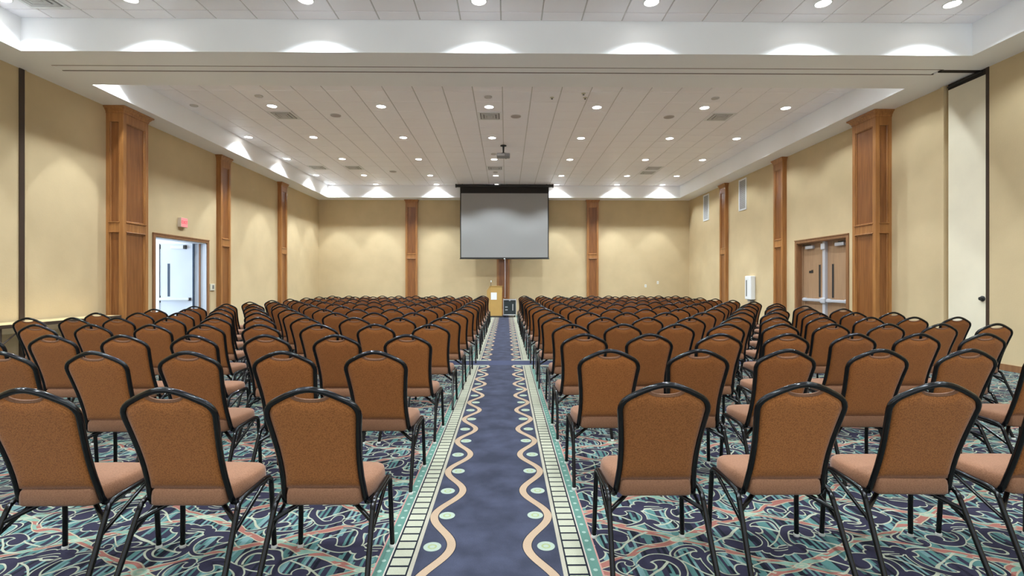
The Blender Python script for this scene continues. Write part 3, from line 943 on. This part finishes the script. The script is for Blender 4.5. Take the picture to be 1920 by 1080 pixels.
def panel():
    bm = bmesh.new()
    NU, NV = 22, 16
    zb = .437
    grid = {}
    def pt(i, j, side):
        u = -1 + 2 * i / NU
        v = j / NV
        xt = u * .187
        top = min(arch(xt) - .007, .80 + .06 * (1 - abs(u) ** 8) + .05 * (1 - u * u))
        q = abs(xt) / .082
        if q < 1: top -= .046 * (1 - q * q) ** .7
        zs = zb + (.803 - zb) * v
        x = u * (hwid(zs) - .010)
        z = zb + (top - zb) * v
        edge = max(0, 1 - u ** 6) ** .5 * max(0, 1 - abs(2 * v - 1) ** 10) ** .5
        y = yb(z) + (-(.004 + .013 * edge) if side == 0 else (.006 + .030 * edge))
        return (x, y, z)
    for s in (0, 1):
        for i in range(NU + 1):
            for j in range(NV + 1):
                grid[s, i, j] = bm.verts.new(pt(i, j, s))
        for i in range(NU):
            for j in range(NV):
                bm.faces.new((grid[s, i, j], grid[s, i + 1, j], grid[s, i + 1, j + 1], grid[s, i, j + 1]))
    rim = [(i, 0) for i in range(NU)] + [(NU, j) for j in range(NV)] + [(i, NV) for i in range(NU, 0, -1)] + [(0, j) for j in range(NV, 0, -1)]
    for k in range(len(rim)):
        a, c = rim[k], rim[(k + 1) % len(rim)]
        bm.faces.new((grid[0, a[0], a[1]], grid[0, c[0], c[1]], grid[1, c[0], c[1]], grid[1, a[0], a[1]]))
    return mesh('backrest', bm, 'fabric', True, 70)
CH['backrest'] = panel()
bm = bmesh.new()
PP = []
for i in range(17):
    x = -.080 + .160 * i / 16
    q = abs(x) / .082
    z = arch(x) - .006 - .046 * max(0, 1 - q * q) ** .7
    PP.append((x, yb(z) + .001, z))
tube(bm, PP, .0085, 8)
CH['lit_rim'] = mesh('lit_rim', bm, 'seat_fabric', True, 70)  # rolled rim of the scoop; its paler colour imitates lamp light caught there

def seat():
    bm = bmesh.new()
    prof = [(-.088, .150), (-.084, .163), (-.06, .171), (-.01, .190), (.05, .204), (.13, .215), (.19, .214), (.232, .200), (.256, .165), (.263, .10)]
    out = [(w, y) for y, w in prof] + [(0, .265)] + [(-w, y) for y, w in prof[::-1]] + [(0, -.088)]
    layers = [(.965, .360), (1.0, .370), (1.0, .405), (.985, .426), (.94, .438), (.80, .446), (.5, .452), (.2, .454)]
    cx, cy = 0, .09
    rings = [[bm.verts.new(((x - cx) * s + cx, (y - cy) * s + cy, z)) for x, y in out] for s, z in layers]
    n = len(out)
    for a, c in zip(rings, rings[1:]):
        for k in range(n): bm.faces.new((a[k], a[(k + 1) % n], c[(k + 1) % n], c[k]))
    bm.faces.new(rings[0][::-1]); bm.faces.new(rings[-1])
    return mesh('seat', bm, 'seat_fabric', True, 75)
CH['seat'] = seat()
for s in (-1, 1):
    bm = bmesh.new(); tube(bm, [(s * .237, -.242, 0.010), (s * .230, -.160, .17), (s * .224, -.080, .335)], .0125, 8); CH['leg', s, 0] = mesh('leg', bm, 'chair_metal', True, 60)
    bm = bmesh.new(); tube(bm, [(s * .238, .242, 0.010), (s * .233, .236, .18), (s * .229, .226, .345)], .0125, 8); CH['leg', s, 1] = mesh('leg', bm, 'chair_metal', True, 60)
    bm = bmesh.new(); tube(bm, [(s * .224, -.081, .332), (s * .223, -.066, .358), (s * .223, -.040, .373), (s * .224, .0, .378), (s * .226, .09, .382), (s * .227, .17, .385),
                                (s * .228, .205, .378), (s * .229, .222, .362), (s * .229, .226, .342)], .0125, 8); CH['rail', s] = mesh('side_rail', bm, 'chair_metal', True, 60)
    bm = bmesh.new(); tube(bm, [(s * .228, -.122, .245), (s * .226, .185, .376)], .009, 6); CH['brace', s] = mesh('brace', bm, 'chair_metal', True, 60)
    bm = bmesh.new(); tube(bm, [(s * .225, -.098, .295), (s * .10, .0, .356)], .011, 6); CH['strut', s] = mesh('strut', bm, 'chair_metal', True, 60)
bm = bmesh.new(); lathe(bm, [(.015, 0), (.016, .008), (.014, .015), (.001, .015)], 10); CH['glide'] = mesh('glide', bm, 'glide', True)

def make_chair(label, x, y, rz, group, near):
    c = empty('banquet_chair', label, 'chair', (x, y, 0), (0, 0, rz), group)
    put('seat', CH['seat'], c)
    br = put('backrest', CH['backrest'], c)
    put('lit_rim', CH['lit_rim'], br)
    put('back_frame', CH['back_frame'], c)
    for s in (-1, 1):
        for e_, fy in ((0, -.242), (1, .242)):
            l = put('leg', CH['leg', s, e_], c)
            if near: put('glide', CH['glide'], l, (s * .2375, fy, 0))
        put('side_rail', CH['rail', s], c)
        put('brace', CH['brace', s], c)
        put('strut', CH['strut', s], c)
    return c

# top of the back of every chair: depth of the row, positions from the aisle outwards
L_ROWS = [
    (2.12, [-0.83, -1.44, -2.03]),
    (3.25, [-0.85, -1.45, -2.06, -2.66, -3.26]),
    (4.27, [-0.84, -1.45, -2.04, -2.66, -3.25, -3.86, -4.46]),
    (5.35, [-0.81, -1.4, -2.01, -2.62, -3.2, -3.76, -4.4, -4.99]),
    (6.38, [-0.79, -1.35, -1.93, -2.55, -3.14, -3.7, -4.28, -4.92, -5.48, -6.04]),
    (7.4, [-0.77, -1.37, -1.94, -2.52, -3.1, -3.66, -4.24, -4.81, -5.4, -6.0]),
    (8.43, [-0.75, -1.36, -1.92, -2.5, -3.06, -3.63, -4.2, -4.78, -5.33, -5.88]),
    (9.45, [-0.74, -1.36, -1.91, -2.5, -3.08, -3.62, -4.22, -4.74, -5.3, -5.85]),
    (10.47, [-0.76, -1.32, -1.88, -2.45, -3.01, -3.57, -4.13, -4.69, -5.24, -5.8]),
    (11.5, [-0.76, -1.33, -1.9, -2.46, -3.03, -3.59, -4.16, -4.72, -5.29, -5.85]),
    (12.52, [-0.76, -1.32, -1.89, -2.45, -3.01, -3.58, -4.14, -4.7, -5.26, -5.82]),
    (13.55, [-0.76, -1.33, -1.89, -2.45, -3.01, -3.57, -4.13, -4.69, -5.25, -5.81]),
    (14.57, [-0.78, -1.34, -1.89, -2.45, -3.01, -3.57, -4.12, -4.68, -5.23, -5.79]),
    (15.6, [-0.78, -1.34, -1.9, -2.46, -3.02, -3.57, -4.13, -4.69, -5.24, -5.8]),
    (16.62, [-0.78, -1.33, -1.89, -2.44, -2.99, -3.55, -4.1, -4.65, -5.2, -5.75]),
]
R_ROWS = [
    (2.2, [0.71, 1.33, 1.94, 2.58]),
    (3.3, [0.69, 1.29, 1.87, 2.5, 3.1, 3.7]),
    (4.32, [0.68, 1.25, 1.86, 2.45, 3.04, 3.61, 4.19]),
    (5.35, [0.7, 1.26, 1.83, 2.38, 2.97, 3.52, 4.12, 4.7, 5.31]),
    (6.38, [0.66, 1.24, 1.82, 2.36, 2.95, 3.47, 4.07, 4.68, 5.26, 5.82]),
    (7.4, [0.67, 1.23, 1.79, 2.37, 2.93, 3.5, 4.01, 4.63, 5.2, 5.78]),
    (8.43, [0.64, 1.24, 1.8, 2.35, 2.92, 3.51, 4.03, 4.61, 5.15, 5.72]),
    (9.45, [0.63, 1.21, 1.74, 2.33, 2.92, 3.46, 4.04, 4.58, 5.14, 5.68]),
    (10.47, [0.62, 1.18, 1.74, 2.31, 2.87, 3.43, 4.0, 4.56, 5.13, 5.7]),
    (11.5, [0.62, 1.18, 1.75, 2.31, 2.88, 3.44, 4.01, 4.57, 5.14, 5.71]),
    (12.52, [0.61, 1.17, 1.74, 2.3, 2.86, 3.43, 3.99, 4.56, 5.12, 5.69]),
    (13.55, [0.62, 1.18, 1.74, 2.3, 2.87, 3.43, 4.0, 4.56, 5.12, 5.69]),
    (14.57, [0.63, 1.19, 1.75, 2.31, 2.87, 3.42, 3.98, 4.54, 5.11, 5.67]),
    (15.6, [0.63, 1.18, 1.74, 2.29, 2.85, 3.4, 3.96, 4.52, 5.07, 5.63]),
    (16.62, [0.62, 1.17, 1.73, 2.29, 2.85, 3.41, 3.96, 4.52, 5.08, 5.64]),
]
for side, rows in (('left', L_ROWS), ('right', R_ROWS)):
    for k, (y, xs) in enumerate(rows):
        for i, x in enumerate(xs):
            lab = f'tan banquet chair, {ORD[i]} from the aisle in the {ORD[k]} row, {side} block'
            jy = rng.uniform(-.012, .012) if k > 2 else 0
            make_chair(lab, x, y + .247 + jy, R(rng.uniform(-1.5, 1.5)), f'tan banquet chairs in the {side} block', k < 3)
